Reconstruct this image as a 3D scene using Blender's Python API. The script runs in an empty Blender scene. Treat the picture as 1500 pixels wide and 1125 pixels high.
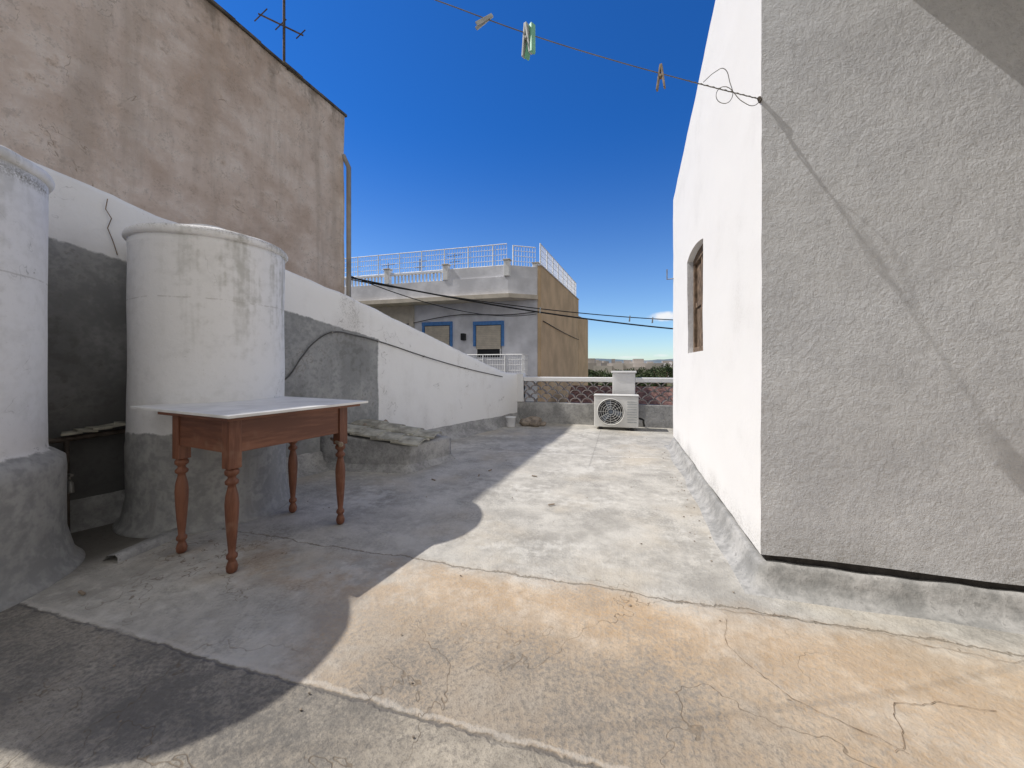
import bpy, bmesh, math, random
from mathutils import Vector, noise, Matrix
random.seed(7)
scn=bpy.context.scene
# ------------------------------------------------------------ node helper
class S:
    def __init__(s,nt,k): s.nt=nt; s.k=k
    def _m(s,op,o=None,p=None,clamp=False):
        n=s.nt.nodes.new('ShaderNodeMath'); n.operation=op; n.use_clamp=clamp
        for i,v in enumerate((s,o,p)):
            if v is None: continue
            if isinstance(v,S): s.nt.links.new(v.k,n.inputs[i])
            else: n.inputs[i].default_value=v
        return S(s.nt,n.outputs[0])
    def __add__(s,o): return s._m('ADD',o)
    def __radd__(s,o): return s._m('ADD',o)
    def __sub__(s,o): return s._m('SUBTRACT',o)
    def __mul__(s,o): return s._m('MULTIPLY',o)
    def __rmul__(s,o): return s._m('MULTIPLY',o)
    def abs(s): return s._m('ABSOLUTE')
    def inv(s): return (s*-1.0)+1.0
    def mx(s,o): return s._m('MAXIMUM',o)
    def mn(s,o): return s._m('MINIMUM',o)
    def ss(s,a,b):
        n=s.nt.nodes.new('ShaderNodeMapRange'); n.interpolation_type='SMOOTHSTEP'
        s.nt.links.new(s.k,n.inputs['Value'])
        if a<b:
            n.inputs['From Min'].default_value=a; n.inputs['From Max'].default_value=b
            return S(s.nt,n.outputs[0])
        n.inputs['From Min'].default_value=b; n.inputs['From Max'].default_value=a
        return S(s.nt,n.outputs[0]).inv()
class M:
    def __init__(s,name,rough=0.85,spec=0.25,metal=0.0):
        s.m=bpy.data.materials.new(name); s.m.use_nodes=True
        s.nt=s.m.node_tree; s.b=s.nt.nodes['Principled BSDF']
        s.b.inputs['Roughness'].default_value=rough
        s.b.inputs['Specular IOR Level'].default_value=spec
        s.b.inputs['Metallic'].default_value=metal
        g=s.nt.nodes.new('ShaderNodeNewGeometry'); s.P=g.outputs['Position']
        x=s.nt.nodes.new('ShaderNodeSeparateXYZ'); s.nt.links.new(s.P,x.inputs[0])
        s.x,s.y,s.z=[S(s.nt,x.outputs[i]) for i in range(3)]
    def noise(s,scale,detail=6,rough=0.55,stretch=None,dist=0.0,off=None):
        n=s.nt.nodes.new('ShaderNodeTexNoise'); n.inputs['Scale'].default_value=scale
        n.inputs['Detail'].default_value=min(detail,5) if scale<3 else min(detail,3)
        n.inputs['Roughness'].default_value=rough
        n.inputs['Distortion'].default_value=dist
        if stretch or off:
            v=s.nt.nodes.new('ShaderNodeMapping'); s.nt.links.new(s.P,v.inputs['Vector'])
            v.inputs['Scale'].default_value=stretch or (1,1,1)
            v.inputs['Location'].default_value=off or (0,0,0)
            s.nt.links.new(v.outputs[0],n.inputs['Vector'])
        else: s.nt.links.new(s.P,n.inputs['Vector'])
        return S(s.nt,n.outputs['Fac'])
    def mix(s,a,b,f):
        n=s.nt.nodes.new('ShaderNodeMix'); n.data_type='RGBA'; n.clamp_factor=True
        if isinstance(f,S): s.nt.links.new(f.k,n.inputs[0])
        else: n.inputs[0].default_value=f
        for i,v in ((6,a),(7,b)):
            if isinstance(v,tuple): n.inputs[i].default_value=(v[0],v[1],v[2],1)
            else: s.nt.links.new(v,n.inputs[i])
        return n.outputs[2]
    def col(s,c):
        if isinstance(c,tuple): s.b.inputs['Base Color'].default_value=(c[0],c[1],c[2],1)
        else: s.nt.links.new(c,s.b.inputs['Base Color'])
        return s
    def bump(s,h,strength=0.5,dist=0.01):
        n=s.nt.nodes.new('ShaderNodeBump'); n.inputs['Strength'].default_value=strength
        n.inputs['Distance'].default_value=dist
        s.nt.links.new(h.k,n.inputs['Height']); s.nt.links.new(n.outputs[0],s.b.inputs['Normal']); return s

def simple(name,c,rough=0.7,var=0.25,scale=8,bs=0.2,bd=0.004,metal=0,spec=.3):
    m=M(name,rough,spec,metal); n=m.noise(scale,6)
    d=tuple(v*(1-var) for v in c); l=tuple(min(1,v*(1+var*.6)) for v in c)
    m.col(m.mix(d,l,n.ss(.3,.7)))
    if bs>=.15: m.bump(m.noise(scale*6,5),bs,bd)
    return m.m

# ------------------------------------------------------------ materials
f=M('cement_floor',0.9,0.2)
n1=f.noise(0.9,8,.6); n2=f.noise(2.9,10,.65); n3=f.noise(14,8,.65); n4=f.noise(55,6,.7); n5=f.noise(200,4,.7)
n2b=f.noise(2.1,10,.7,off=(5,3,1))
yd=f.y+(n2-0.5)*0.35; xd=f.x+(n2b-.5)*1.0
coat=f.mix((.36,.342,.31),(.56,.535,.485),(n2*.6+n3*.25+n1*.3).ss(.44,.70))
coat=f.mix(coat,(.25,.24,.22),(n2b*.6+n4*.45).ss(.52,.68)*.55)
coat=f.mix(coat,(.63,.61,.565),(f.noise(1.7,7,.7,off=(9,1,0))*.65+n3*.35+n4*.1).ss(.56,.68)*.6)
coat=f.mix(coat,(.50,.43,.33),(f.noise(1.1,6,.6,off=(2,8,0))).ss(.50,.7)*.5)
ochre=f.mix((.48,.335,.20),(.62,.48,.335),(n2*.6+n3*.5).ss(.4,.7))
ochre=f.mix(ochre,(.45,.40,.34),(n2b*.65+n4*.45).ss(.50,.66)*.7)
om=yd.ss(2.10,1.88)*xd.ss(-1.55,-.85)
om2=om*(n1*.5+n2b*.6).ss(.40,.60)
c=f.mix(coat,ochre,(om*.45+om2*.5))
c=f.mix(c,(.46,.33,.21),(yd-1.75).abs().ss(.30,.05)*xd.ss(-3.0,-2.2)*n2b.ss(.42,.62)*.5)
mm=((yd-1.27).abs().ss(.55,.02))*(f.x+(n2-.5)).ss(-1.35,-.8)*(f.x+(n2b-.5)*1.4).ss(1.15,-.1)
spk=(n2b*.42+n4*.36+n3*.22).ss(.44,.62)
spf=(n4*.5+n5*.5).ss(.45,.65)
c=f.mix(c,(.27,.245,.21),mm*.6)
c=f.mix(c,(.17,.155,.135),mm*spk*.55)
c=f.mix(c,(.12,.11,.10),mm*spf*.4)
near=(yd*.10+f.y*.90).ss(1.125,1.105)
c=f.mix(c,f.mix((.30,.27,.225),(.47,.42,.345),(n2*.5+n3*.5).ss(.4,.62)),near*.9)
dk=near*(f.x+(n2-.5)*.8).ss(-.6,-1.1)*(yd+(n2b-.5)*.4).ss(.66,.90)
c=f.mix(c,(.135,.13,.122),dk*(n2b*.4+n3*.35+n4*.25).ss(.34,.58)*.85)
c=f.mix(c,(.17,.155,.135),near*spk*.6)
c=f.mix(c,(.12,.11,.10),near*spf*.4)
c=f.mix(c,(.18,.17,.155),spk*n1.ss(.45,.62)*.35)
c=f.mix(c,(.66,.62,.55),(n4*.5+n2*.5).ss(.60,.70)*yd.ss(1.5,1.9)*.6)
def joint(v,w): return v.abs().ss(w,w*.25)
j1=joint(f.y-1.115+(n3-.5)*.05+(n2-.5)*.03,.009)
j2=joint(f.y-2.02+(n2-.5)*.16+(n3-.5)*.05,.009)
j3=joint(f.y-5.02-f.x*.1+(n3-.5)*.1,.02)
j4=joint(f.x+.35+(n3-.5)*.05,.012)*f.y.ss(4.2,4.6)
ckf=f.noise(1.3,6,.6,dist=.4,off=(4,4,4)); jc=(ckf-.5).abs().ss(.0035,.0008)*f.y.ss(2.3,1.9)*n1.ss(.42,.55)
c=f.mix(c,(.13,.12,.11),j1*n2b.ss(.3,.5)*.75); c=f.mix(c,(.62,.58,.52),joint(f.y-1.135+(n3-.5)*.05+(n2-.5)*.03,.012)*.35)
c=f.mix(c,(.20,.17,.13),j2*.7); c=f.mix(c,(.66,.64,.60),j3*.6); c=f.mix(c,(.25,.24,.22),j4*.5); c=f.mix(c,(.16,.12,.08),jc*.6)
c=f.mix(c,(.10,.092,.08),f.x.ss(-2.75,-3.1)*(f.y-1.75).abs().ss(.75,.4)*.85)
c=f.mix(c,(.15,.14,.125),n5.ss(.60,.74)*.4)
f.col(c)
f.bump(n2*1.0+n3*.5+n4*.3+n5*.15+j1*-.35+j2*-.4+j3*.3+jc*-.15,.6,.028)
FLOOR=f.m

def white_plaster(name,base=(.80,.79,.775),lump=1.0,stain=.3,scale=22):
    m=M(name,.88,.2)
    a=m.noise(1.3,7,.6); b=m.noise(scale,6,.55,dist=.4)
    st=m.noise(2.2,8,.65,stretch=(1,1,.35)); sp=m.noise(70,4,.7)
    c=m.mix(base,tuple(x*.72 for x in base),(st*.7+a*.35).ss(.5,.72)*stain)
    c=m.mix(c,(base[0]*.55,base[1]*.52,base[2]*.48),sp.ss(.62,.76)*stain)
    m.bump(b*1.0+sp*.25,.6*lump,.012); m.col(c); return m
WHITE=white_plaster('white_plaster_wall',lump=.35,stain=.5,scale=14).m
ROUGH=white_plaster('rough_white_plaster',base=(.70,.70,.71),lump=1.0,stain=.35,scale=30).m

hm=M('house_plaster',.88,.12)
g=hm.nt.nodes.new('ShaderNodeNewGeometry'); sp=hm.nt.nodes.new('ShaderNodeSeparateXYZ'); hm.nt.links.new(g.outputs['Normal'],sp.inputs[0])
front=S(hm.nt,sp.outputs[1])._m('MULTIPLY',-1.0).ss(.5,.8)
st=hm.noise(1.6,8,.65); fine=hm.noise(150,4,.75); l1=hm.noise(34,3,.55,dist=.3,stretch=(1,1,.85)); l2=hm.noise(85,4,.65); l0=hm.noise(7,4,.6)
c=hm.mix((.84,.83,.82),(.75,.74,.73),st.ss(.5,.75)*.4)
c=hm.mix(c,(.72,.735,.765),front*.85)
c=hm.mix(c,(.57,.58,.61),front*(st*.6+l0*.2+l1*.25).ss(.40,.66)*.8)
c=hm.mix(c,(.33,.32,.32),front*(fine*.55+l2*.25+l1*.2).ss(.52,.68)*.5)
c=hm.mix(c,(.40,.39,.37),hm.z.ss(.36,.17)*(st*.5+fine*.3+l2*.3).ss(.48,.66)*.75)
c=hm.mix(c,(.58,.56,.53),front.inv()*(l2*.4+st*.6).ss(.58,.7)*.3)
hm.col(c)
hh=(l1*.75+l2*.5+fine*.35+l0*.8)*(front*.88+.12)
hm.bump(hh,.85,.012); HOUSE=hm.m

cm=M('cement_skirt',.9,.2); a=cm.noise(5,8,.65); b=cm.noise(30,7,.65)
cm.col(cm.mix(cm.mix((.26,.258,.25),(.46,.45,.435),(a*.6+b*.4).ss(.38,.64)),(.14,.14,.135),b.ss(.56,.7)*.55)); cm.bump(a*1.0+b*.4,.6,.02); CEM=cm.m
pm=M('parapet_plaster',.88,.2); a=pm.noise(1.6,8,.65); b=pm.noise(16,7,.6); d=pm.noise(60,5,.7); s=pm.noise(3,7,.6,stretch=(1,1,.3))
pw=pm.mix((.86,.85,.835),(.68,.66,.635),(a*.6+s*.4).ss(.48,.7)*.55)
pw=pm.mix(pw,(.36,.34,.32),(d*.5+s*.5).ss(.58,.70)*.6)
gr=pm.mix((.26,.265,.265),(.39,.39,.385),(a*.5+b*.5).ss(.4,.62))
gr=pm.mix(gr,(.12,.12,.115),(s*.5+b*.5).ss(.50,.64)*.6)
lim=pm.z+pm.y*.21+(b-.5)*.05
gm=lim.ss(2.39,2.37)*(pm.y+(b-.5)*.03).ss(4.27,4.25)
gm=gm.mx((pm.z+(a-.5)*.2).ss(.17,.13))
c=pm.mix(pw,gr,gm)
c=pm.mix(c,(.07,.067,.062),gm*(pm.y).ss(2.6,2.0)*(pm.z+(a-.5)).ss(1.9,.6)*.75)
ckp=pm.noise(1.1,6,.6,dist=.5); jp=(ckp-.5).abs().ss(.004,.001)*a.ss(.52,.62)
c=pm.mix(c,(.25,.23,.21),jp*.6)
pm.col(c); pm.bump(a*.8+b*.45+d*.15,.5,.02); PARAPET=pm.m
tm=M('tank_plaster',.85,.15); a=tm.noise(2,7,.6); b=tm.noise(16,6,.6); d=tm.noise(90,4,.7); s=tm.noise(7,8,.7,stretch=(1,1,.10))
c=tm.mix((.82,.81,.80),(.69,.68,.66),(a*.6+b*.4).ss(.46,.64)*.5)
stm=(s*.75+b*.25).ss(.48,.64)*(tm.z+(a-.5)*.8).ss(1.05,1.6)*(tm.x).ss(-3.1,-2.8)
c=tm.mix(c,(.32,.31,.26),stm*.5)
c=tm.mix(c,(.45,.42,.38),d.ss(.62,.74)*.4)
c=tm.mix(c,(.20,.18,.14),(tm.z+(b-.5)*.03-2.13).abs().ss(.05,.0)*(a*.5+d*.5).ss(.45,.6)*.8)
ck=tm.noise(1.7,6,.6,dist=.5)
c=tm.mix(c,(.25,.24,.22),(ck-.5).abs().ss(.004,.001)*a.ss(.52,.62)*.5)
c=tm.mix(c,(.5,.48,.45),(tm.z+(a-.5)*.06-1.62).abs().ss(.006,.002)*b.ss(.4,.55)*.6)
cem=tm.mix((.28,.28,.275),(.42,.415,.40),(a*.5+b*.5).ss(.4,.62))
cem=tm.mix(cem,(.15,.145,.14),(s*.5+b*.5).ss(.52,.66)*.5)
c=tm.mix(c,cem,(tm.z+(b-.5)*.04+(a-.5)*.05).ss(.685,.67)); tm.col(c); tm.bump(a*1.0+b*.3+d*.12,.35,.02); TANK=tm.m
bm_=M('ochre_render_wall',.92,.1); a=bm_.noise(.45,9,.62); b=bm_.noise(1.5,9,.65,stretch=(1,1,1.3)); d=bm_.noise(6,8,.65); e=bm_.noise(30,6,.7)
s=bm_.noise(2.2,8,.65,stretch=(1,1,.12))
c=bm_.mix((.54,.415,.335),(.73,.61,.53),(a*.6+b*.5).ss(.42,.66))
c=bm_.mix(c,(.84,.75,.68),(b*.5+d*.3+e*.2).ss(.50,.60)*.75)
c=bm_.mix(c,(.50,.32,.20),(a*-.5+b*.6+d*.3).ss(.22,.36)*.5)
c=bm_.mix(c,(.46,.38,.32),(s*.7+a*.3).ss(.48,.62)*.5)
top=bm_.z+bm_.y*.076
c=bm_.mix(c,(.22,.18,.145),(s*.6+d*.35+(top+ -8.3)*.22).ss(.34,.58)*(top).ss(6.7,8.2)*.8)
c=bm_.mix(c,(.36,.28,.225),(e*.5+d*.5).ss(.50,.64)*.5)
ck=bm_.noise(.5,6,.6,dist=.8); jb=(ck-.5).abs().ss(.003,.0008)*b.ss(.48,.58)
c=bm_.mix(c,(.26,.19,.14),jb*.6)
bm_.col(c); bm_.bump(b*.9+d*.6+e*.25,.55,.04); BROWN=bm_.m

def wood(name,st_):
    W=M(name,.45,.35); a=W.noise(9,7,.6,stretch=st_); b=W.noise(60,6,.6,stretch=st_); w=W.noise(5,6,.6)
    cc=W.mix((.13,.05,.029),(.235,.098,.056),(a*.6+b*.4).ss(.38,.62)); cc=W.mix(cc,(.32,.20,.135),w.ss(.56,.72)*.4)
    W.col(cc); W.bump(b,.15,.002); return W.m
WOOD=wood('varnished_wood',(1,1,.12)); WOODH=wood('varnished_wood_rail',(.10,.10,1))
BOARD=simple('white_laminate',(.76,.75,.73),.45,.12,6,.05)
DARK=simple('dark_cable',(.02,.02,.02),.6,bs=0)
GCABLE=simple('grey_cable',(.10,.095,.09),.6,bs=0)
STEEL=simple('galvanised_wire',(.24,.23,.21),.5,metal=.4,bs=0)
RUST=simple('rusty_iron',(.10,.08,.065),.8,.4,20)
OLDWOOD=simple('weathered_wood',(.19,.135,.095),.9,.5,14,.6,.006)
LATT=simple('faded_lattice_clay',(.42,.37,.345),.9,.35,10,0)
TILE=simple('mossy_roof_tile',(.42,.40,.33),.95,.4,9,.7,.01)
BLUE=simple('blue_paint',(.09,.24,.55),.7,.15)
FACW=simple('street_white_paint',(.73,.73,.765),.9,.18,1.2,.3,.02)
CREAM=simple('cream_paint',(.62,.56,.47),.9,.15,2)
YEL=simple('tan_render',(.66,.48,.30),.95,.16,.8,.3,.03)
BLIND=simple('roller_blind',(.58,.52,.43),.6,.12,4)
WPAINT=simple('white_metal_paint',(.80,.80,.80),.5,.08,bs=0)
GLASS=M('dark_window_glass',.08,.5).col((.02,.025,.03)).m
ACW=simple('ac_plastic',(.72,.71,.68),.5,.1,5,.05)
BLACK=simple('black_grille',(.02,.02,.022),.6,bs=0)
GREEN=simple('green_plastic',(.22,.55,.38),.4,.1,30,bs=0)
PINW=simple('grey_plastic',(.45,.47,.47),.5,.2,30,bs=0)
PINWOOD=simple('peg_wood',(.30,.24,.18),.8,.3,40,bs=0)
HOLE=simple('undercut_shade',(.05,.046,.043),.95,.3,20)  # near-black plinth colour paints in the shade of the gap below the plaster
STONE=simple('stone',(.30,.25,.20),.95,.4,12,.6,.01)
CRACK=simple('crack_dirt',(.22,.155,.10),.95,.4,30,bs=0)
SLATE=simple('dark_coping',(.13,.115,.10),.95,.5,5,.6,.02)

# ------------------------------------------------------------ mesh helpers
def link(o,parent=None):
    scn.collection.objects.link(o)
    if parent: o.parent=parent
    return o
def empty(name):
    o=bpy.data.objects.new(name,None); return link(o)
def obj(name,verts,faces,mat,parent=None,smooth=False):
    me=bpy.data.meshes.new(name); me.from_pydata([tuple(v) for v in verts],[],faces); me.update()
    me.materials.append(mat)
    if smooth:
        for p in me.polygons: p.use_smooth=True
    return link(bpy.data.objects.new(name,me),parent)
def frombm(name,bm,mat,parent=None,smooth=False):
    bmesh.ops.recalc_face_normals(bm,faces=bm.faces[:])
    me=bpy.data.meshes.new(name); bm.to_mesh(me); bm.free(); me.materials.append(mat)
    if smooth:
        for p in me.polygons: p.use_smooth=True
    return link(bpy.data.objects.new(name,me),parent)
def bm_box(bm,x0,x1,y0,y1,z0,z1,bev=0,mtx=None):
    r=bmesh.ops.create_cube(bm,size=1)
    vs=r['verts']
    for v in vs:
        v.co=Vector((x0+(v.co.x+.5)*(x1-x0),y0+(v.co.y+.5)*(y1-y0),z0+(v.co.z+.5)*(z1-z0)))
    if bev:
        es=list({e for v in vs for e in v.link_edges})
        q=bmesh.ops.bevel(bm,geom=es,offset=bev,segments=2,affect='EDGES',profile=.6)
        vs=list({v for fc in q['faces'] for v in fc.verts}|{v for v in vs if v.is_valid})
    if mtx:
        for v in vs: v.co=mtx@v.co
    return vs
def box(name,x0,x1,y0,y1,z0,z1,mat,parent=None,bev=0,mtx=None):
    bm=bmesh.new(); bm_box(bm,x0,x1,y0,y1,z0,z1,bev,mtx); return frombm(name,bm,mat,parent)
def bm_rod(bm,p,q,r,seg=6,r2=None):
    p=Vector(p); q=Vector(q); d=q-p
    if d.length<1e-6: return
    m=Matrix.Translation((p+q)/2)@d.to_track_quat('Z','Y').to_matrix().to_4x4()
    bmesh.ops.create_cone(bm,cap_ends=True,segments=seg,radius1=r,radius2=r if r2 is None else r2,depth=d.length,matrix=m)
def prism(name,poly,z0,z1,mat,parent=None):
    n=len(poly)
    z1l=z1 if isinstance(z1,(list,tuple)) else [z1]*n
    v=[(p[0],p[1],z0) for p in poly]+[(p[0],p[1],z1l[i]) for i,p in enumerate(poly)]
    fs=[tuple(range(n)[::-1]),tuple(range(n,2*n))]+[(i,(i+1)%n,n+(i+1)%n,n+i) for i in range(n)]
    bm=bmesh.new(); vs=[bm.verts.new(a) for a in v]
    for q in fs: bm.faces.new([vs[i] for i in q])
    return frombm(name,bm,mat,parent)
def wire(name,pts,r,mat,parent=None,smooth=True):
    cu=bpy.data.curves.new(name,'CURVE'); cu.dimensions='3D'; cu.bevel_depth=r; cu.bevel_resolution=2
    if smooth:
        sp=cu.splines.new('BEZIER'); sp.bezier_points.add(len(pts)-1)
        for b,p in zip(sp.bezier_points,pts): b.co=p; b.handle_left_type=b.handle_right_type='AUTO'
        sp.resolution_u=8
    else:
        sp=cu.splines.new('POLY'); sp.points.add(len(pts)-1)
        for b,p in zip(sp.points,pts): b.co=(p[0],p[1],p[2],1)
    cu.materials.append(mat); return link(bpy.data.objects.new(name,cu),parent)
def lathe(name,prof,center,mat,parent=None,seg=96,amp=0.0,freq=3,bmo=None):
    bm=bmo or bmesh.new(); rings=[]
    for (r,z) in prof:
        ring=[]
        for i in range(seg):
            a=2*math.pi*i/seg; p=Vector((center[0]+r*math.cos(a),center[1]+r*math.sin(a),center[2]+z))
            if amp:
                k=1+amp*noise.noise(p*freq)/max(r,.05)
                p.x=center[0]+(p.x-center[0])*k; p.y=center[1]+(p.y-center[1])*k; p.z+=amp*.6*noise.noise(p*freq+Vector((9,9,9)))
            ring.append(bm.verts.new(p))
        rings.append(ring)
    for a,b in zip(rings,rings[1:]):
        for i in range(seg): bm.faces.new((a[i],a[(i+1)%seg],b[(i+1)%seg],b[i]))
    bm.faces.new(rings[-1]); bm.faces.new(rings[0][::-1])
    if bmo: return
    return frombm(name,bm,mat,parent,True)
def densify(path,step):
    out=[]
    for a,b in zip(path,path[1:]):
        n=max(1,int((Vector(b)-Vector(a)).length/step))
        out+=[tuple(Vector(a).lerp(Vector(b),i/n)) for i in range(n)]
    out.append(path[-1]); return out
def sweep(name,path,prof,mat,amp=.01,side=1,parent=None,step=.06):
    pts=[Vector(p) for p in densify(path,step)]; V=[];F=[]; k=len(prof)
    for i,p in enumerate(pts):
        d0=(p-pts[i-1]).normalized() if i else (pts[1]-p).normalized()
        d1=(pts[i+1]-p).normalized() if i<len(pts)-1 else d0
        n0=Vector((-d0.y,d0.x))*side; n1=Vector((-d1.y,d1.x))*side; n=(n0+n1)/(1+n0.dot(n1))
        for (o,z) in prof:
            w=1+.9*noise.noise(Vector((p.x*3,p.y*3,o*4)))*(1 if o>.03 else 0)*amp*30
            q=p+n*(o*w); zz=z+amp*noise.noise(Vector((q.x*7,q.y*7,z*5)))*(1 if z>.01 else 0)
            V.append((q.x,q.y,zz))
    for i in range(len(pts)-1):
        for j in range(k-1): F.append((i*k+j,(i+1)*k+j,(i+1)*k+j+1,i*k+j+1))
    bm=bmesh.new(); vs=[bm.verts.new(v) for v in V]
    for q in F: bm.faces.new([vs[t] for t in q])
    return frombm(name,bm,mat,parent,True)

# ------------------------------------------------------------ camera, sun, sky
H=1.15
cam=bpy.data.cameras.new('camera'); co=bpy.data.objects.new('camera',cam); link(co)
co.location=(0,0,H); co.rotation_euler=(math.radians(90),0,math.radians(15.95))
cam.sensor_width=36; cam.lens=560/1500*36; cam.shift_y=-27.5/1500; cam.clip_start=.05; cam.clip_end=12000
scn.camera=co
trav=Vector((.8,.12,-1)).normalized()
L=bpy.data.lights.new('sun','SUN'); L.energy=4.1; L.angle=math.radians(.5); L.color=(1,.96,.90)
so=bpy.data.objects.new('sun',L); link(so); so.rotation_euler=trav.to_track_quat('-Z','Y').to_euler(); so.location=(-6,-3,12)
el=math.asin(-trav.z); az=math.atan2(-trav.x,-trav.y)
w=bpy.data.worlds.new('World'); scn.world=w; w.use_nodes=True; nt=w.node_tree; bg=nt.nodes['Background']
sky=nt.nodes.new('ShaderNodeTexSky'); sky.sky_type='NISHITA'; sky.sun_disc=False
sky.sun_elevation=el; sky.sun_rotation=az%(2*math.pi); sky.air_density=1.0; sky.dust_density=.2; sky.ozone_density=3; sky.altitude=300
tc=nt.nodes.new('ShaderNodeTexCoord')
sx=nt.nodes.new('ShaderNodeSeparateXYZ'); nt.links.new(tc.outputs['Generated'],sx.inputs[0])
X,Y,Z=[S(nt,sx.outputs[i]) for i in range(3)]
nz=nt.nodes.new('ShaderNodeTexNoise'); nz.inputs['Scale'].default_value=28; nz.inputs['Detail'].default_value=6
nt.links.new(tc.outputs['Generated'],nz.inputs['Vector']); nn=S(nt,nz.outputs['Fac'])
def wmix(a,b,fac,mode='MIX'):
    n=nt.nodes.new('ShaderNodeMix'); n.data_type='RGBA'; n.blend_type=mode
    if isinstance(fac,S): nt.links.new(fac.k,n.inputs[0])
    else: n.inputs[0].default_value=fac
    for i,v in ((6,a),(7,b)):
        if isinstance(v,tuple): n.inputs[i].default_value=(*v,1)
        else: nt.links.new(v,n.inputs[i])
    return n.outputs[2]
# clear northern sky deep blue overhead, paler at the horizon ; whitened out of view, behind and beside the camera, as added neutral fill
tint=wmix((.85,1.0,1.15),(.14,.56,1.13),Z.ss(-.02,.55))
blue=wmix(sky.outputs[0],tint,1.0,'MULTIPLY')
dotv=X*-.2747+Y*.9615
offview_fill=dotv.ss(.42,-.15)
colr=wmix(blue,(4.35,4.3,4.3),offview_fill)
def cloud(cx,cz,rx,rz):
    ex=(X-cx)*(1/rx); ez=(Z-cz)*(1/rz)
    return ((ex*ex+ez*ez)*-1+1+(nn-.5)*2.2).ss(.1,1.1)*Y.ss(.2,.4)
cl=cloud(.104,.118,.05,.014).mx(cloud(.092,.024,.022,.006)*.8).mx(cloud(.02,.02,.05,.004)*.4)
colr=wmix(colr,(7,7.1,7.3),cl)
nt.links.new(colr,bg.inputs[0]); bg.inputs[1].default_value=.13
scn.view_settings.view_transform='Standard'; scn.view_settings.look='None'; scn.view_settings.exposure=0

# ------------------------------------------------------------ ground + distance
gm_=M('dry_land',.95,.1); a=gm_.noise(.02,8,.6); b=gm_.noise(.3,7,.6)
gm_.col(gm_.mix(gm_.mix((.10,.11,.05),(.24,.19,.12),a.ss(.4,.6)),(.06,.08,.03),b.ss(.5,.65)))
obj('ground',[(-6000,-6000,-4),(6000,-6000,-4),(6000,6000,-4),(-6000,6000,-4)],[(0,1,2,3)],gm_.m)
box('street_road',-60,60,9.2,15.6,-3.996,-3.97,simple('asphalt',(.05,.05,.05),.9,.3,3))
hl=M('hill_haze',.95,.1); hl.col(hl.mix((.13,.17,.20),(.22,.23,.24),hl.noise(.004,8,.6).ss(.4,.6)))
V=[];F=[];n=160
for i in range(n):
    a=math.radians(-60+120*i/(n-1)); R=3200
    for k,(rr,hf) in enumerate(((0,0),(500,1),(1100,.4))):
        hgt=(58+40*noise.noise(Vector((a*3,2,0)))+26*noise.noise(Vector((a*11,5,1)))+8*noise.noise(Vector((a*40,1,1))))*hf
        V.append((math.sin(a)*(R+rr),math.cos(a)*(R+rr),-4+max(hgt,0)))
for i in range(n-1):
    for k in range(2): F.append((i*3+k,(i+1)*3+k,(i+1)*3+k+1,i*3+k+1))
obj('hills',V,F,hl.m,smooth=True)
bm=bmesh.new()
for i in range(80):
    y=random.uniform(150,420); x=y*random.uniform(-.12,.22); s=random.uniform(6,15); hh_=random.uniform(4,6.6)
    bm_box(bm,x,x+s,y,y+9,-4,-4+hh_)
    if random.random()<.5: bm_box(bm,x+1,x+s*.4,y+2,y+7,-4+hh_,-4+hh_+2.0)
frombm('distant_town',bm,simple('town_walls',(.50,.46,.43),.9,.4,.05))
lf=M('olive_foliage',.8,.2); lf.col(lf.mix((.02,.035,.013),(.075,.095,.04),lf.noise(.8,5).ss(.35,.65))); LEAF=lf.m
def foliage(name,specs,leaf,cnt):
    e=empty(name); V=[];F=[]; bt=bmesh.new()
    for (x,y,zb,zt,r) in specs:
        hgt=zt-zb; cz=zb+hgt*.62
        bm_rod(bt,(x,y,zb),(x+.2,y,cz),.22,6,.1)
        for q in range(4):
            a=random.uniform(0,6.28); bm_rod(bt,(x+.1,y,zb+hgt*.35),(x+math.cos(a)*r*.6,y+math.sin(a)*r*.6,cz+random.uniform(-.2,.6)),.09,5,.03)
        cl=[(Vector((x+random.uniform(-r,r)*.75,y+random.uniform(-r,r)*.75,cz+random.uniform(-.3,.2)*hgt)),random.uniform(.25,.45)*r) for _ in range(14)]
        for c_,cr in cl:
            for _ in range(cnt//14):
                d=Vector((random.gauss(0,1),random.gauss(0,1),random.gauss(0,.8))).normalized()
                p=c_+d*cr*random.uniform(.5,1.05)
                u=Vector((random.gauss(0,1),random.gauss(0,1),random.gauss(0,1))).normalized()*leaf; v=u.orthogonal().normalized()*leaf*.6
                b0=len(V); V+= [p-u,p+v,p+u,p-v]; F.append((b0,b0+1,b0+2,b0+3))
    frombm('trunks',bt,OLDWOOD,e); obj('leaves',V,F,LEAF,e)
sp_=[]
for i in range(44):
    y=random.uniform(55,130); x=y*random.uniform(-.10,.24)
    sp_.append((x,y,-4,-4+random.uniform(3.2,5.0),random.uniform(1.8,2.8)))
sp_+=[(.105*85,85,-4,2.4,2.4),(.125*88,88,-4,2.2,2.6),(.085*90,90,-4,1.8,2.4)]
foliage('distant_olive_trees',sp_,.2,600)
box('neighbour_low_house',-2.4,9,16.2,26,-4,-1.6,FACW)
bm=bmesh.new()
vs=[bm.verts.new(p) for p in [(-2.6,15.9,-1.65),(9.2,15.9,-1.65),(9.2,21,.05),(-2.6,21,.05),(-2.6,26.3,-1.65),(9.2,26.3,-1.65)]]
bm.faces.new((vs[0],vs[1],vs[2],vs[3])); bm.faces.new((vs[3],vs[2],vs[5],vs[4])); 
frombm('neighbour_tiled_roof',bm,simple('old_roof_tiles',(.18,.10,.085),.9,.6,6,.5,.03))

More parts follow.
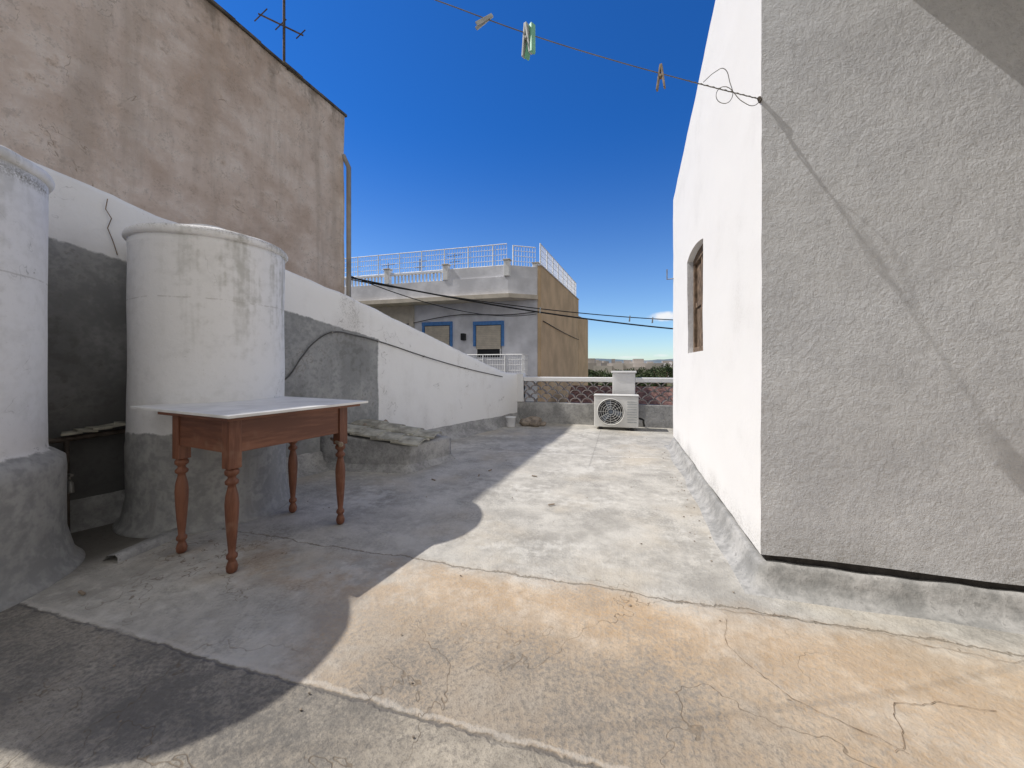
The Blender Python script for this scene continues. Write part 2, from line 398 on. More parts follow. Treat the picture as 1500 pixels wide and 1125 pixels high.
# ------------------------------------------------------------ terrace
def WX(y): return -3.28+.305*(y-3.38)
fl=bmesh.new()
nx,ny=90,110; grid=[]
for j in range(ny+1):
    y=-5+12.62*j/ny; x0=WX(y)-.05; row=[]
    for i in range(nx+1):
        x=x0+(6-x0)*i/nx
        row.append(fl.verts.new((x,y,.006*noise.noise(Vector((x*.9,y*.9,0)))+.003*noise.noise(Vector((x*3,y*3,3))))))
    grid.append(row)
for j in range(ny):
    for i in range(nx): fl.faces.new((grid[j][i],grid[j][i+1],grid[j+1][i+1],grid[j+1][i]))
frombm('terrace_floor',fl,FLOOR,smooth=True)
prism('terrace_building_base',[(WX(-5)-.04,-4.98),(5.98,-4.98),(5.98,7.7),(WX(7.7)-.04,7.7)],-4,-.03,FACW)

ztab=[(-5,2.66),(1.47,2.57),(1.64,2.51),(3.18,2.14),(4.27,1.85),(5.6,1.44),(6.95,1.02),(7.72,.94)]
def PZ(y):
    for (a,za),(b,zb) in zip(ztab,ztab[1:]):
        if a<=y<=b: return za+(zb-za)*(y-a)/(b-a)
    return ztab[-1][1]
nrm=Vector((1,-.305,0)).normalized()
V=[];F=[];ys=[-5+i*.06 for i in range(int(12.72/.06)+1)]; nz_=26; th=.26
for y in ys:
    zt=PZ(y); base=Vector((WX(y),y,0)); prof=[]
    for k in range(nz_): prof.append((0,-.02+(zt-.01)*k/(nz_-1)))
    prof+=[(-.012,zt+.008),(-.04,zt+.018),(-th*.5,zt+.022),(-th+.03,zt+.015),(-th,zt-.02),(-th,zt*.5),(-th,-.05)]
    for (o,z) in prof:
        p=base+nrm*o; p.z=z
        a=.016*noise.noise(Vector((p.x,p.y*1.8,p.z*1.8)))+.005*noise.noise(Vector((p.x*9,p.y*9,p.z*9)))
        p+=nrm*a; 
        if z>zt-.05: p.z+=.016*noise.noise(Vector((y*3,0,1)))+.009*noise.noise(Vector((y*11,o*9,4)))
        V.append(p)
K=nz_+7
for i in range(len(ys)-1):
    for j in range(K-1): F.append((i*K+j,(i+1)*K+j,(i+1)*K+j+1,i*K+j+1))
F.append(tuple(range(K))); F.append(tuple((len(ys)-1)*K+j for j in range(K))[::-1])
bm=bmesh.new(); vs=[bm.verts.new(v) for v in V]
for q in F: bm.faces.new([vs[t] for t in q])
frombm('parapet_wall',bm,PARAPET,smooth=True)
sweep('parapet_cement_skirt',[(WX(-4.9),-4.9),(WX(7.5),7.5)],[(-.01,.2),(.02,.18),(.04,.1),(.1,.03),(.16,.006),(.18,-.02)],CEM,.012,side=-1)
def wp(y,z,o=.02):
    return (WX(y)+nrm.x*o,y+nrm.y*o,z)
e=empty('wall_electric_cable')
wire('cable',[wp(3.12,.98),wp(3.19,1.04),wp(3.31,1.23),wp(3.455,1.41),wp(3.646,1.526),wp(3.94,1.51),wp(4.25,1.457),wp(5.01,1.28),wp(5.9,1.10),wp(6.95,.93)],.0075,GCABLE,e)
bm=bmesh.new()
for yy,zz in ((3.646,1.526),(4.25,1.457),(5.01,1.28),(5.9,1.10)):
    p=Vector(wp(yy,zz,.0)); bm_rod(bm,p,p+nrm*.03,.012,8)
frombm('clips',bm,STEEL,e)
wire('wall_crack',[wp(1.93,2.40,.012),wp(1.92,2.32,.012),wp(1.95,2.26,.012),wp(1.93,2.18,.013),wp(1.96,2.08,.013),wp(1.98,1.99,.013)],.003,CRACK,smooth=False)
e=empty('water_pipes')
wire('supply_pipe',[wp(1.0,.62,.12),wp(1.7,.64,.12),wp(2.1,.66,.10)],.018,RUST,e,False)
wire('riser_pipe',[wp(1.72,.0,.16),wp(1.72,.63,.14)],.014,RUST,e,False)
wire('tap_stub',[wp(1.72,.36,.16),wp(1.72,.36,.26),wp(1.72,.30,.28)],.016,STEEL,e,False)
bm=bmesh.new(); p=wp(1.72,.38,.22); bm_rod(bm,(p[0]-.03,p[1],p[2]+.03),(p[0]+.03,p[1],p[2]+.03),.01); bm_rod(bm,p,(p[0],p[1],p[2]+.04),.008); frombm('tap_handle',bm,STEEL,e)
bm=bmesh.new()
for i in range(5):
    m=Matrix.Translation((-3.68+.02*i,1.72+.06*i,.68+.008*i))@Matrix.Rotation(random.uniform(-.5,.5),4,'Z')@Matrix.Rotation(random.uniform(-.15,.15),4,'X'); bm_box(bm,-.07,.07,-.05,.05,-.008,.008,.003,m)
frombm('broken_tiles_on_ledge',bm,TILE,e)
sweep('recess_cement_kerb',[(-2.86,1.50),(-2.90,1.95)],[(-.05,-.01),(-.05,.03),(-.03,.045),(.03,.04),(.06,.02),(.09,-.01)],CEM,.01,side=1)

def tank(name,cx,cy,rc,rb,hs=1.0):
    e=empty(name)
    prof=[(rb+.06,-.02),(rb+.03,.015),(rb+.005,.05),(rc+.015,.12)]
    prof+=[(rc,.2+.06*i) for i in range(7)]+[(rc-.006,.62),(rc*.4+.3,.655),(.502,.675),(.50,.70)]
    prof+=[(.50,(.76+.07*i)*hs) for i in range(19)]+[(.501,2.075*hs)]
    lathe('body',prof,(cx,cy,0),TANK,e,amp=.008,freq=2.2)
    lathe('lid',[(r,z+2.2*(hs-1)) for r,z in [(.45,2.06),(.512,2.065),(.522,2.08),(.523,2.10),(.516,2.118),(.50,2.128),(.44,2.15),(.3,2.19),(.05,2.21)]],(cx,cy,0),TANK,e,amp=.012,freq=6)
    lathe('hatch',[(r,z+2.2*(hs-1)) for r,z in [(.16,2.19),(.17,2.22),(.165,2.25),(.12,2.265),(.02,2.27)]],(cx-.05,cy,0),TANK,e,amp=.008,seg=40)
    return e
tank('water_tank',-3.20,2.33,.51,.53)
tank('water_tank',-3.41,.94,.575,.60,1.05)

e=empty('tiled_cement_hatch')
bm=bmesh.new()
P=[(-3.25,3.52),(-2.22,3.67),(-2.02,4.33),(-3.1,4.36)]
zt=[.40,.27,.26,.42]
vs=[bm.verts.new((x,y,-.02)) for x,y in P]+[bm.verts.new((x,y,z)) for (x,y),z in zip(P,zt)]
for q in ((3,2,1,0),(4,5,6,7),(0,1,5,4),(1,2,6,5),(2,3,7,6),(3,0,4,7)): bm.faces.new([vs[i] for i in q])
bmesh.ops.subdivide_edges(bm,edges=bm.edges[:],cuts=12,use_grid_fill=True)
for v in bm.verts: v.co+=noise.noise_vector(v.co*6)*.010
frombm('block',bm,CEM,e,True)
bm=bmesh.new()
for i in range(4):
    for j in range(2):
        x=-2.26-.24*i; y=3.79+.33*j-.04*i*.5
        z=.315+.036*i+.018*j
        m=Matrix.Translation((x,y,z))@Matrix.Rotation(math.radians(5+random.uniform(-2,2)),4,'Y')@Matrix.Rotation(math.radians(8+random.uniform(-5,5)),4,'Z')
        # shallow curved roof tile
        nseg=8; A=[];B=[]
        for k in range(nseg+1):
            u=-1+2*k/nseg; hz=.035*(1-u*u)
            A.append([bm.verts.new(m@Vector((s_*.16,u*.165,hz))) for s_ in (-1,1)])
            B.append([bm.verts.new(m@Vector((s_*.16,u*.165,hz-.018))) for s_ in (-1,1)])
        for k in range(nseg):
            bm.faces.new((A[k][0],A[k][1],A[k+1][1],A[k+1][0])); bm.faces.new((B[k][0],B[k+1][0],B[k+1][1],B[k][1]))
            bm.faces.new((A[k][0],A[k+1][0],B[k+1][0],B[k][0])); bm.faces.new((A[k][1],B[k][1],B[k+1][1],A[k+1][1]))
        bm.faces.new((A[0][0],B[0][0],B[0][1],A[0][1])); bm.faces.new((A[-1][0],A[-1][1],B[-1][1],B[-1][0]))
frombm('cover_tiles',bm,TILE,e)
bm=bmesh.new()
for i in range(14):
    p=Vector((random.uniform(-3.15,-2.9),random.uniform(3.6,4.3),.42)); r=bmesh.ops.create_icosphere(bm,subdivisions=1,radius=random.uniform(.02,.045),matrix=Matrix.Translation(p))
frombm('rubble',bm,STONE,e)
sweep('mortar_foot',[(-3.25,3.52),(-2.22,3.66),(-2.02,4.34)],[(-.01,.07),(.02,.04),(.06,.01),(.09,-.02)],CEM,.01,side=-1,parent=e)

# ------------------------------------------------------------ table
e=empty('wooden_table'); th_=math.radians(-9.5)
TM=Matrix.Translation((-2.275,2.01,0))@Matrix.Rotation(th_,4,'Z')
hx,hy=.262,.36
bm=bmesh.new()
for sx_ in (-1,1):
    for sy_ in (-1,1):
        c_=TM@Vector((sx_*hx,sy_*hy,0))
        lathe('',[(.016,0),(.026,.012),(.029,.035),(.022,.06),(.017,.072),(.027,.085),(.027,.10),(.017,.115),(.020,.15),(.026,.22),(.032,.32),(.034,.38),(.030,.43),(.021,.47),(.019,.485),(.032,.495),(.033,.51),(.020,.525),(.020,.535),(.034,.548),(.035,.565),(.026,.58)],(c_.x,c_.y,0),None,seg=20,bmo=bm)
frombm('turned_legs',bm,WOOD,e,True)
bm=bmesh.new()
for sx_ in (-1,1):
    for sy_ in (-1,1): bm_box(bm,sx_*hx-.034,sx_*hx+.034,sy_*hy-.034,sy_*hy+.034,.58,.848,.004,TM)
frombm('leg_blocks',bm,WOOD,e)
bm=bmesh.new()
bm_box(bm,-hx+.035,hx-.035,-hy-.024,-hy-.004,.665,.847,.002,TM); bm_box(bm,-hx+.035,hx-.035,hy+.004,hy+.024,.665,.847,.002,TM)
bm_box(bm,-hx-.024,-hx-.004,-hy+.035,hy-.035,.665,.847,.002,TM); bm_box(bm,hx+.004,hx+.024,-hy+.035,hy-.035,.665,.847,.002,TM)
frombm('apron',bm,WOODH,e)
box('wooden_top',-hx-.12,hx+.09,-hy-.07,hy+.10,.850,.868,WOODH,e,.004,TM)
box('white_board',-.70,.39,-.445,.50,.870,.886,BOARD,e,.003,TM)
bm=bmesh.new()
a_=TM@Vector((.12,.40,.60)); b_=TM@Vector((.36,.28,.60)); bm_rod(bm,a_,b_,.011,10); bmesh.ops.create_uvsphere(bm,u_segments=12,v_segments=8,radius=.018,matrix=Matrix.Translation(b_)); frombm('peg_handle',bm,PINWOOD,e)

# ------------------------------------------------------------ right house
e=empty('white_house')
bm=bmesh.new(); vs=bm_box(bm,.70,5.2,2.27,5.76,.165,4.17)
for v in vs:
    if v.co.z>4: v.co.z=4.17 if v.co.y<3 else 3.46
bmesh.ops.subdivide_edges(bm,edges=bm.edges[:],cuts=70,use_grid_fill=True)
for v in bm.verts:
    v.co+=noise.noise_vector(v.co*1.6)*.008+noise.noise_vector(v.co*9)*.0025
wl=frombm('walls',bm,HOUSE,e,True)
def arch(y0,y1,z0,z1,rise,x0,x1):
    pr=[(y0,z0),(y1,z0),(y1,z1)]
    for i in range(1,12):
        t=i/12; pr.append((y1+(y0-y1)*t,z1+rise*4*t*(1-t)))
    pr.append((y0,z1)); n=len(pr)
    bm=bmesh.new(); A=[bm.verts.new((x0,a,b)) for a,b in pr]; B=[bm.verts.new((x1,a,b)) for a,b in pr]
    bm.faces.new(A[::-1]); bm.faces.new(B)
    for i in range(n): bm.faces.new((A[i],A[(i+1)%n],B[(i+1)%n],B[i]))
    return bm
cut=frombm('cutter',arch(3.74,4.56,1.28,2.28,.05,.5,.92),HOUSE)
md=wl.modifiers.new('b','BOOLEAN'); md.object=cut; md.operation='DIFFERENCE'; md.solver='EXACT'
dg=bpy.context.evaluated_depsgraph_get(); nm=bpy.data.meshes.new_from_object(wl.evaluated_get(dg)); wl.modifiers.clear(); wl.data=nm
bpy.data.objects.remove(cut)
nm.set_sharp_from_angle(angle=math.radians(40))
bm=bmesh.new()
bm_box(bm,.755,.80,3.745,3.80,1.285,2.32,.004); bm_box(bm,.755,.80,4.50,4.555,1.285,2.32,.004)
bm_box(bm,.757,.798,3.803,4.497,1.285,1.34,.004); bm_box(bm,.757,.798,3.803,4.497,2.23,2.325,.004)
bm_box(bm,.765,.795,4.125,4.175,1.343,2.227,.003)
for (a,b) in ((3.803,4.123),(4.177,4.497)):
    for (z0,z1) in ((1.343,1.76),(1.82,2.227)):
        w3=(b-a)/3
        for k in range(3): bm_box(bm,.785,.80,a+w3*k+.003,a+w3*(k+1)-.003,z0,z1,.002)
    bm_box(bm,.770,.800,a,b,1.763,1.817,.003)
frombm('window_shutters',bm,OLDWOOD,e)
box('window_dark',.86,.87,3.73,4.57,1.27,2.38,GLASS,e)
box('plinth',.725,5.15,2.295,5.73,-.02,.20,HOLE,e)
prof=[(-.03,.125),(.0,.13),(.015,.112),(.025,.07),(.045,.03),(.07,.01),(.10,.004),(.12,-.02)]
sweep('cement_skirt',[(5.2,2.27),(.70,2.27),(.70,5.76),(5.2,5.76)],prof,CEM,.009,side=1,parent=e,step=.035)
prism('concrete_canopy',[(1.12,-1.6),(4.6,-1.6),(4.6,2.255),(1.12,2.255)],3.15,3.30,ROUGH,e)
prism('canopy_wall',[(3.9,-1.6),(4.6,-1.6),(4.6,2.22),(3.9,2.22)],0,3.145,ROUGH,e)
wire('wall_bracket',[(.72,5.7,2.35),(.62,5.78,2.36),(.62,5.78,2.5)],.008,STEEL,e,False)

# ------------------------------------------------------------ back wall with lattice
e=empty('lattice_parapet_wall'); YB=7.5
bm=bmesh.new()
bm_box(bm,-2.1,6,YB,YB+.16,-.02,.41,.01)
bmesh.ops.subdivide_edges(bm,edges=[q for q in bm.edges if q.calc_length()>.3],cuts=30,use_grid_fill=True)
for v in bm.verts: v.co+=noise.noise_vector(v.co*4)*.008
frombm('grey_base',bm,CEM,e,True)
for i,(x0,x1,z1) in enumerate(((-2.12,-1.90,.985),(-.16,.25,1.0),(3.0,3.4,1.0))):
    box('pillar_%d'%i,x0,x1,YB-.03,YB+.19,.412,z1,WHITE,e,.012)
    if i: box('pillar_cap_%d'%i,x0-.025,x1+.025,YB-.055,YB+.215,z1+.002,z1+.04,WHITE,e,.01)
for i,(x0,x1) in enumerate(((-1.898,-.162),(.252,2.998),(3.402,6))):
    box('coping_%d'%i,x0,x1,YB-.02,YB+.18,.83,.915,WHITE,e,.012)
bm=bmesh.new(); R=.115
def archring(bm,cx,cz,R,xlo,xhi):
    n=9; prev=None
    for i in range(n+1):
        a=math.pi*i/n; ring=[]
        for rr in (R,R-.016):
            for yy in (YB+.02,YB+.13): ring.append(Vector((min(max(cx+rr*math.cos(a),xlo),xhi),yy,cz+rr*math.sin(a)*.92)))
        vs=[bm.verts.new(p) for p in ring]
        if prev:
            for q in ((0,1),(1,3),(3,2),(2,0)): bm.faces.new((prev[q[0]],prev[q[1]],vs[q[1]],vs[q[0]]))
        prev=vs
for (x0,x1) in ((-1.9,-.16),(.25,3.0)):
    r=0; z=.412
    while z<.80:
        x=x0+(R if r%2==0 else 0)
        while x<x1+.02:
            if z+R*.92<.86: archring(bm,x,z,R,x0,x1)
            x+=2*R
        z+=.08; r+=1
frombm('clay_lattice',bm,LATT,e)

# ------------------------------------------------------------ AC
e=empty('air_conditioner_unit'); ax0,ax1,ay0,ay1=-.47,.29,7.02,7.32; az0,az1=.05,.60
box('casing',ax0,ax1,ay0,ay1,az0,az1,ACW,e,.015)
box('top_lid',ax0-.008,ax1+.008,ay0-.008,ay1+.008,az1+.002,az1+.018,ACW,e,.005)
bm=bmesh.new(); bm_box(bm,ax0+.08,ax0+.13,ay0+.01,ay1-.01,-.0,az0-.002,.003); bm_box(bm,ax1-.13,ax1-.08,ay0+.01,ay1-.01,0,az0-.002,.003); frombm('feet',bm,BLACK,e)
fc=Vector((ax0+.29,ay0,.325)); RX=Matrix.Rotation(math.radians(90),4,'X')
bm=bmesh.new(); bmesh.ops.create_cone(bm,cap_ends=True,segments=48,radius1=.225,radius2=.225,depth=.012,matrix=Matrix.Translation(fc+Vector((0,-.004,0)))@RX); frombm('fan_opening',bm,BLACK,e)
bm=bmesh.new()
for k in range(3):
    a=math.radians(120*k+20); m=Matrix.Translation(fc+Vector((0,-.016,0)))@Matrix.Rotation(a,4,'Y')@Matrix.Rotation(.25,4,'X'); bm_box(bm,.03,.19,-.003,.003,-.05,.06,0,m)
bmesh.ops.create_cone(bm,cap_ends=True,segments=20,radius1=.04,radius2=.035,depth=.02,matrix=Matrix.Translation(fc+Vector((0,-.02,0)))@RX)
frombm('fan_blades',bm,simple('fan_plastic',(.12,.14,.17),.5),e)
def ring(bm,c,R,r,seg=40):
    pts=[c+Vector((R*math.cos(2*math.pi*i/seg),0,R*math.sin(2*math.pi*i/seg))) for i in range(seg)]
    for i in range(seg): bm_rod(bm,pts[i],pts[(i+1)%seg],r,4)
bm=bmesh.new(); g_=fc+Vector((0,-.032,0))
for R_ in (.05,.09,.13,.17,.205,.23): ring(bm,g_,R_,.0025 if R_<.22 else .008)
for k in range(12):
    a=2*math.pi*k/12; d_=Vector((math.cos(a),0,math.sin(a))); bm_rod(bm,g_+d_*.05,g_+d_*.23,.002,4)
frombm('fan_guard',bm,ACW,e)
bm=bmesh.new()
for k in range(9): bm_box(bm,ax1-.19,ax1-.03,ay0-.006,ay0-.001,.14+.045*k,.152+.045*k)
frombm('side_louvres',bm,PINW,e)
wire('refrigerant_pipe',[(ax1+.0,ay1-.1,.2),(ax1+.07,ay1-.08,.18),(ax1+.1,ay1+.08,.1),(ax1+.12,YB-.02,.02)],.018,DARK,e)
e=empty('paint_bucket')
lathe('can',[(.075,0),(.08,.01),(.092,.17),(.098,.172),(.098,.185),(.088,.187),(.076,.02)],(-1.98,6.85,.003),WPAINT,e,seg=32)
wire('handle',[(-1.98+.095,6.85,.175),(-1.98+.05,6.80,.09),(-1.98-.05,6.78,.09),(-1.98-.095,6.85,.175)],.003,STEEL,e)
bm=bmesh.new()
for (x,y,r) in ((-1.72,7.05,.11),(-1.56,7.0,.085),(-1.62,7.2,.13),(-1.45,7.12,.07),(-1.80,7.25,.09)):
    m=Matrix.Translation((x,y,r*.55))@Matrix.Diagonal((1.2,1,.7,1)); q=bmesh.ops.create_icosphere(bm,subdivisions=3,radius=r,matrix=m)
    for v in q['verts']: v.co+=noise.noise_vector(v.co*9)*r*.35
frombm('stone_pile',bm,STONE)

# ------------------------------------------------------------ brown building
e=empty('ochre_building'); YN=-.25
def BXY(y): return -8.03+.1306*y
def BZ(y): return 7.62+.076*(8.34-y)
prism('volume',[(BXY(8.34)-.01,8.33),(-20,8.33),(-20,YN),(BXY(YN)-.01,YN)],-4,[BZ(8.34)-.01,BZ(8.34)-.01,BZ(YN)-.01,BZ(YN)-.01],BROWN,e)
bm=bmesh.new(); nY,nZ=90,70; G=[]
for j in range(nZ+1):
    row=[]
    for i in range(nY+1):
        y=YN-.01+(8.36-YN)*i/nY; z=-4+(BZ(y)+4)*j/nZ
        x=BXY(y)+.02+.03*noise.noise(Vector((0,y*.7,z*.7)))+.01*noise.noise(Vector((3,y*3,z*3)))
        row.append(bm.verts.new((x,y,z)))
    G.append(row)
for j in range(nZ):
    for i in range(nY): bm.faces.new((G[j][i],G[j][i+1],G[j+1][i+1],G[j+1][i]))
frombm('rendered_wall',bm,BROWN,e,True)
bm=bmesh.new(); y=YN
while y<8.3:
    l=random.uniform(.45,.6); y2=min(y+l,8.42); o_=random.uniform(-.02,.02)
    vs=bm_box(bm,-.5,0,0,y2-y-.01,.002,.06+random.uniform(-.02,.015),.006)
    for v in vs:
        yy=y+v.co.y; v.co=Vector((BXY(yy)+.07+o_+v.co.x,yy,BZ(yy)+v.co.z+.01*noise.noise(Vector((yy*4,1,1)))))
    y=y2
frombm('coping_tiles',bm,SLATE,e)
wire('downpipe',[(BXY(8.34)+.12,8.40,-4),(BXY(8.34)+.12,8.40,6.3),(BXY(8.34)+.0,8.34,6.6)],.06,simple('grey_pvc',(.34,.31,.28),.6,.3,2),e,False)
e=empty('tv_antenna'); ax,ay=-7.22,6.79
bm=bmesh.new(); bm_rod(bm,(ax,ay,7.6),(ax,ay,9.9),.028,8)
p0=Vector((ax-.55,ay-.15,8.98)); p1=Vector((ax+.42,ay+.10,8.48)); bm_rod(bm,p0,p1,.02)
d=(p1-p0).normalized(); nrm2=Vector((.75,.15,.65)).normalized()
for k in range(3):
    c_=p0.lerp(p1,(.05,.5,.95)[k]); bm_rod(bm,c_-nrm2*(.20-.03*k),c_+nrm2*(.20-.03*k),.012,5)
bm_rod(bm,(ax,ay,7.75),(ax+.12,ay+.02,7.72),.02)
frombm('mast_and_boom',bm,RUST,e)

# ------------------------------------------------------------ street building
e=empty('white_apartment_building')
prism('walls',[(-16,18),(-3.87,18),(-3.2,28),(-16,28)],-4,4.30,FACW,e)
prism('roof_band',[(-16,17.15),(-5.1,17.15),(-3.87,17.95),(-3.2,28),(-16,28)],4.50,5.32,FACW,e)
prism('cornice',[(-16.1,17.0),(-5.02,17.0),(-3.84,17.85),(-3.15,28.1),(-16.1,28.1)],4.302,4.498,CREAM,e)
prism('raised_parapet',[(-8.2,17.2),(-5.14,17.2),(-3.9,18.0),(-3.9,18.2),(-5.2,17.4),(-8.2,17.4)],5.322,5.86,FACW,e)
for i,(x,y) in enumerate(((-8.3,17.25),(-5.15,17.2),(-11.6,17.25),(-3.98,18.15))):
    box('post_%d'%i,x-.14,x+.14,y-.14,y+.14,5.324,6.05,WPAINT,e,.02)
    box('post_cap_%d'%i,x-.18,x+.18,y-.18,y+.18,6.052,6.12,CREAM,e,.02)
bm=bmesh.new(); x=-15.8
while x<-8.5:
    if abs(x+11.6)>.25: bm_rod(bm,(x,17.28,5.324),(x,17.28,5.74),.05,8)
    x+=.2
bm_box(bm,-16,-8.45,17.2,17.36,5.742,5.82)
frombm('balustrade',bm,WPAINT,e)
def fence(bm,a,b,z0a,z0b,h,step=.14):
    a=Vector(a);b=Vector(b); n=int((b-a).length/step)
    for i in range(n+1):
        t=i/n; p=a.lerp(b,t); z=z0a+(z0b-z0a)*t; thick=.035 if i%9==0 else .012
        bm_rod(bm,(p.x,p.y,z),(p.x,p.y,z+h),thick,4)
    for k in (0.02,.25,.5,.75,.98):
        bm_rod(bm,(a.x,a.y,z0a+h*k),(b.x,b.y,z0b+h*k),.025 if k in(.02,.98) else .014,4)
bm=bmesh.new()
fence(bm,(-16,17.3),(-5.2,17.3),5.86,5.86,1.05); fence(bm,(-4.95,17.5),(-4.0,18.1),5.86,5.86,1.0)
fence(bm,(-3.8,18.3),(-3.14,27.9),5.95,5.95,1.15)
frombm('roof_railing',bm,WPAINT,e)
def window(name,x0,x1,z0,z1):
    w_=empty(name); w_.parent=e
    box('recess',x0,x1,17.985,17.995,z0,z1,BLACK,w_)
    t=.14
    box('surround_top',x0-t,x1+t,17.90,17.998,z1+.002,z1+t+.05,BLUE,w_,.01)
    box('surround_l',x0-t,x0-.002,17.92,17.998,z0+.55,z1,BLUE,w_,.01); box('surround_r',x1+.002,x1+t,17.92,17.998,z0+.55,z1,BLUE,w_,.01)
    bm=bmesh.new(); z=z1-.03
    while z>z0+.42: bm_box(bm,x0+.03,x1-.03,17.93,17.975,z-.085,z,.008); z-=.09
    frombm('roller_blind',bm,BLIND,w_)
    box('frame',x0+.02,x0+.07,17.94,17.98,z0,z0+.42,WPAINT,w_); box('frame2',x1-.07,x1-.02,17.94,17.98,z0,z0+.42,WPAINT,w_)
window('window_right',-7.02,-5.68,1.55,3.15); window('window_left',-9.88,-8.44,1.55,3.2); window('window_far',-13.2,-12.0,1.55,3.2)
box('wall_pilaster',-10.75,-10.5,17.86,17.998,-4,4.30,CREAM,e,.01); box('cream_panel',-15.9,-10.76,17.95,17.998,-4,4.30,CREAM,e)
box('balcony_slab',-7.4,-4.3,16.9,17.998,.50,.66,FACW,e,.01)
bm=bmesh.new(); fence(bm,(-7.35,16.95),(-4.35,16.95),.662,.662,1.0,.12); fence(bm,(-4.35,16.95),(-4.35,17.95),.662,.662,1.0,.12); frombm('balcony_railing',bm,WPAINT,e)
box('hanging_lamp',-7.75,-7.55,17.7,17.998,2.4,2.75,BLACK,e,.03)
wire('facade_wire',[(-11,17.9,3.3),(-8,17.9,3.7),(-5.2,17.9,3.62),(-3.9,17.9,3.7)],.02,DARK,e)
bm=bmesh.new()
for (x,y) in ((-8.15,17.9),(-10.4,18.4),(-12.5,18.6)):
    bm_rod(bm,(x,y,5.3),(x,y,6.85),.025); bm_rod(bm,(x-.4,y,6.7),(x+.4,y,6.75),.015); bm_rod(bm,(x-.3,y,6.4),(x+.3,y,6.42),.015)
frombm('roof_aerials',bm,RUST,e)
e2=empty('tan_party_wall_building')
prism('party_wall',[(-3.86,17.98),(-3.70,17.98),(-3.0,28.2),(-3.16,28.2)],-4,[5.92,5.92,5.92,5.92],YEL,e2)
prism('rear_annex',[(-3.3,28.25),(-2.99,28.25),(-2.55,31),(-3.3,31)],-4,4.75,YEL,e2)
prism('wall_cap',[(-3.90,17.94),(-3.66,17.94),(-2.96,28.24),(-3.2,28.24)],5.922,5.98,FACW,e2)

# ------------------------------------------------------------ overhead cables and utility pole
e=empty('utility_pole'); bm=bmesh.new(); bm_rod(bm,(4.6,14.6,-4),(4.6,14.6,3.0),.13,12,.09); bm_rod(bm,(4.0,14.6,2.3),(5.2,14.6,2.3),.04); frombm('pole',bm,OLDWOOD,e)
def sag(a,b,s,n=14):
    a=Vector(a);b=Vector(b); return [tuple(a.lerp(b,i/n)-Vector((0,0,4*s*(i/n)*(1-i/n)))) for i in range(n+1)]
e=empty('overhead_power_cables'); A=(BXY(8.34)+.1,8.45,3.45)
wire('cable_thick',sag(A,(4.6,14.6,2.15),.25),.022,DARK,e)
wire('cable_thin',sag((A[0],A[1],3.40),(4.6,14.6,2.6),.30),.014,DARK,e)
wire('cable_thin_2',sag((A[0],A[1],3.50),(-3.9,17.9,3.6),.45),.014,DARK,e)
wire('facade_drop',[(-3.65,18.3,3.3),(-3.3,23,3.1),(-2.9,30,3.0)],.02,DARK,e)

# ------------------------------------------------------------ clothes line
e=empty('clothes_line')
lp=[(.695,2.262,2.53),(.51,2.18,2.556),(.32,2.10,2.588),(-.06,1.93,2.65),(-.44,1.76,2.727),(-.82,1.59,2.826),(-1.6,1.25,3.02),(-3.2,.70,3.50),(-5.5,.1,4.25),(-8.0,.0,5.35)]
wire('line',lp,.0024,STEEL,e)
tw=[]
for i in range(60):
    t=i/59; p=Vector(lp[0]).lerp(Vector(lp[2]),t); tw.append((p.x,p.y+.003*math.sin(i*1.3),p.z+.003*math.cos(i*1.3)))
wire('twist',tw,.0014,STEEL,e)
wire('loose_loop',[(.40,2.13,2.585),(.46,2.15,2.64),(.50,2.16,2.655),(.535,2.19,2.60),(.545,2.19,2.52),(.50,2.17,2.485),(.465,2.16,2.52),(.50,2.17,2.57),(.60,2.21,2.50),(.66,2.24,2.49),(.70,2.25,2.53)],.0018,STEEL,e)
bm=bmesh.new(); bm_rod(bm,(.70,2.28,2.53),(.685,2.25,2.53),.010,8); frombm('wall_hook',bm,RUST,e)
def peg(p,mat,s=1,tilt=0,yaw=0,name='clothes_peg'):
    bm=bmesh.new()
    for sg in (-1,1):
        m=Matrix.Translation(p)@Matrix.Rotation(yaw,4,'Z')@Matrix.Rotation(tilt,4,'Y')@Matrix.Scale(s,4)@Matrix.Rotation(sg*.13,4,'X')
        bm_box(bm,-.007,.007,sg*.004-.003,sg*.004+.003,-.062,.022,.0015,m)
    m=Matrix.Translation(p)@Matrix.Rotation(yaw,4,'Z')@Matrix.Rotation(tilt,4,'Y')@Matrix.Scale(s,4)
    bm_rod(bm,m@Vector((-.009,0,-.018)),m@Vector((.009,0,-.018)),.004*s,8)
    return frombm(name,bm,mat)
def on(t):
    x=.7-.38*t; y=2.27-.17*t; zs=[(0,2.53),(1,2.588),(2,2.65),(3,2.727),(4,2.826)]
    for (a,za),(b,zb) in zip(zs,zs[1:]):
        if a<=t<=b: return Vector((x,y,za+(zb-za)*(t-a)/(b-a)))
peg(on(3.42)+Vector((0,0,.005)),PINW,1.15,.9,.4); peg(on(2.92)+Vector((0,0,.01)),GREEN,1.9,.10,.9); peg(on(2.98)+Vector((0,0,.005)),PINW,1.75,-.05,1.2)
peg(on(1.34)+Vector((0,0,.01)),PINWOOD,1.5,.05,1.3)
for t in (.62,.68,.40):
    a=Vector((A[0],A[1],3.40)); b=Vector((4.6,14.6,2.6)); p=a.lerp(b,t)-Vector((0,0,4*.30*t*(1-t))); peg(p,PINW,2.2,.1,.3)

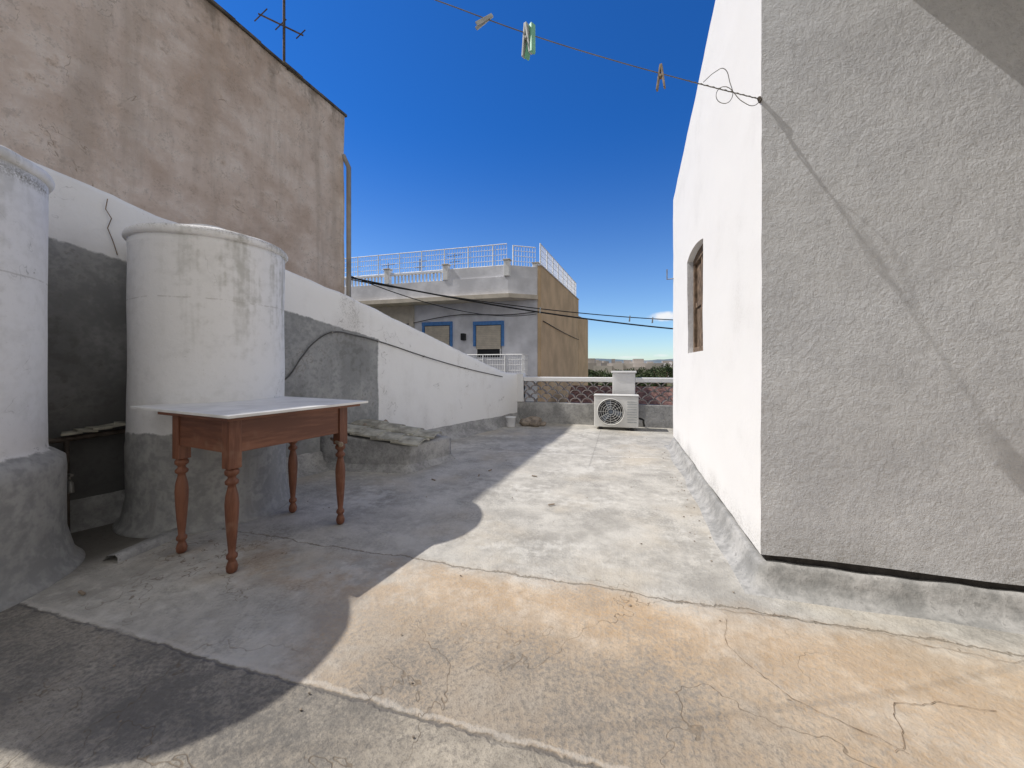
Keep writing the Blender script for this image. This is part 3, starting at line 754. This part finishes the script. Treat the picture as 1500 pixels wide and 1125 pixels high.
# ------------------------------------------------------------ small floor things
def ribbon(name,pts,wd,mat,z=.0085):
    V=[];F=[]
    P2=[Vector(p) for p in densify(pts,.015)]
    for i,p in enumerate(P2):
        d_=(P2[min(i+1,len(P2)-1)]-P2[max(i-1,0)]).normalized(); n_=Vector((-d_.y,d_.x))
        j=n_*(.03*noise.noise(Vector((p.x*6,p.y*6,0)))+.012*noise.noise(Vector((p.x*18,p.y*18,0)))+.006*noise.noise(Vector((p.x*60,p.y*60,2))))
        w_=wd*(.25+1.1*abs(noise.noise(Vector((p.x*25,p.y*25,7)))))
        zz=z-.004+.006*noise.noise(Vector((p.x*.9,p.y*.9,0)))+.003*noise.noise(Vector((p.x*3,p.y*3,3)))
        for s_ in (-1,1): q=p+j+n_*w_*s_; V.append((q.x,q.y,zz-.001))
    for i in range(len(P2)-1): F.append((2*i,2*i+2,2*i+3,2*i+1))
    return obj(name,V,F,mat)
ribbon('floor_crack',[(.45,1.93),(.43,1.75),(.50,1.60),(.66,1.47),(.82,1.42)],.0016,CRACK)
ribbon('floor_crack',[(.78,1.40),(.86,1.50),(.90,1.60),(1.02,1.64),(1.2,1.66)],.0018,CRACK)
ribbon('floor_crack',[(.2,2.02),(.5,1.99),(.8,2.03),(1.4,1.96),(2.2,2.0)],.002,CRACK)
bm=bmesh.new()
for (x,y) in ((-1.37,3.93),(-1.42,3.72),(-.86,3.85),(-1.8,3.45),(-.55,3.1),(-2.6,1.25)):
    m=Matrix.Translation((x,y,.010))@Matrix.Rotation(random.uniform(0,3),4,'Z'); bm_box(bm,-.028,.028,-.006,.006,-.004,.004,.001,m)
frombm('broken_peg_debris',bm,PINWOOD)
bm=bmesh.new()
for i in range(170):
    x=random.uniform(-2.8,2.2); y=random.uniform(.7,7.2)
    if x>.6 and y>2.1: continue
    if i<50: x=random.uniform(.45,.58); y=random.uniform(2.3,6)
    s_=random.uniform(.003,.008); bmesh.ops.create_icosphere(bm,subdivisions=1,radius=s_,matrix=Matrix.Translation((x,y,.006))@Matrix.Diagonal((1,random.uniform(.5,1),.5,1)))
frombm('floor_grit',bm,STONE)
print('built')
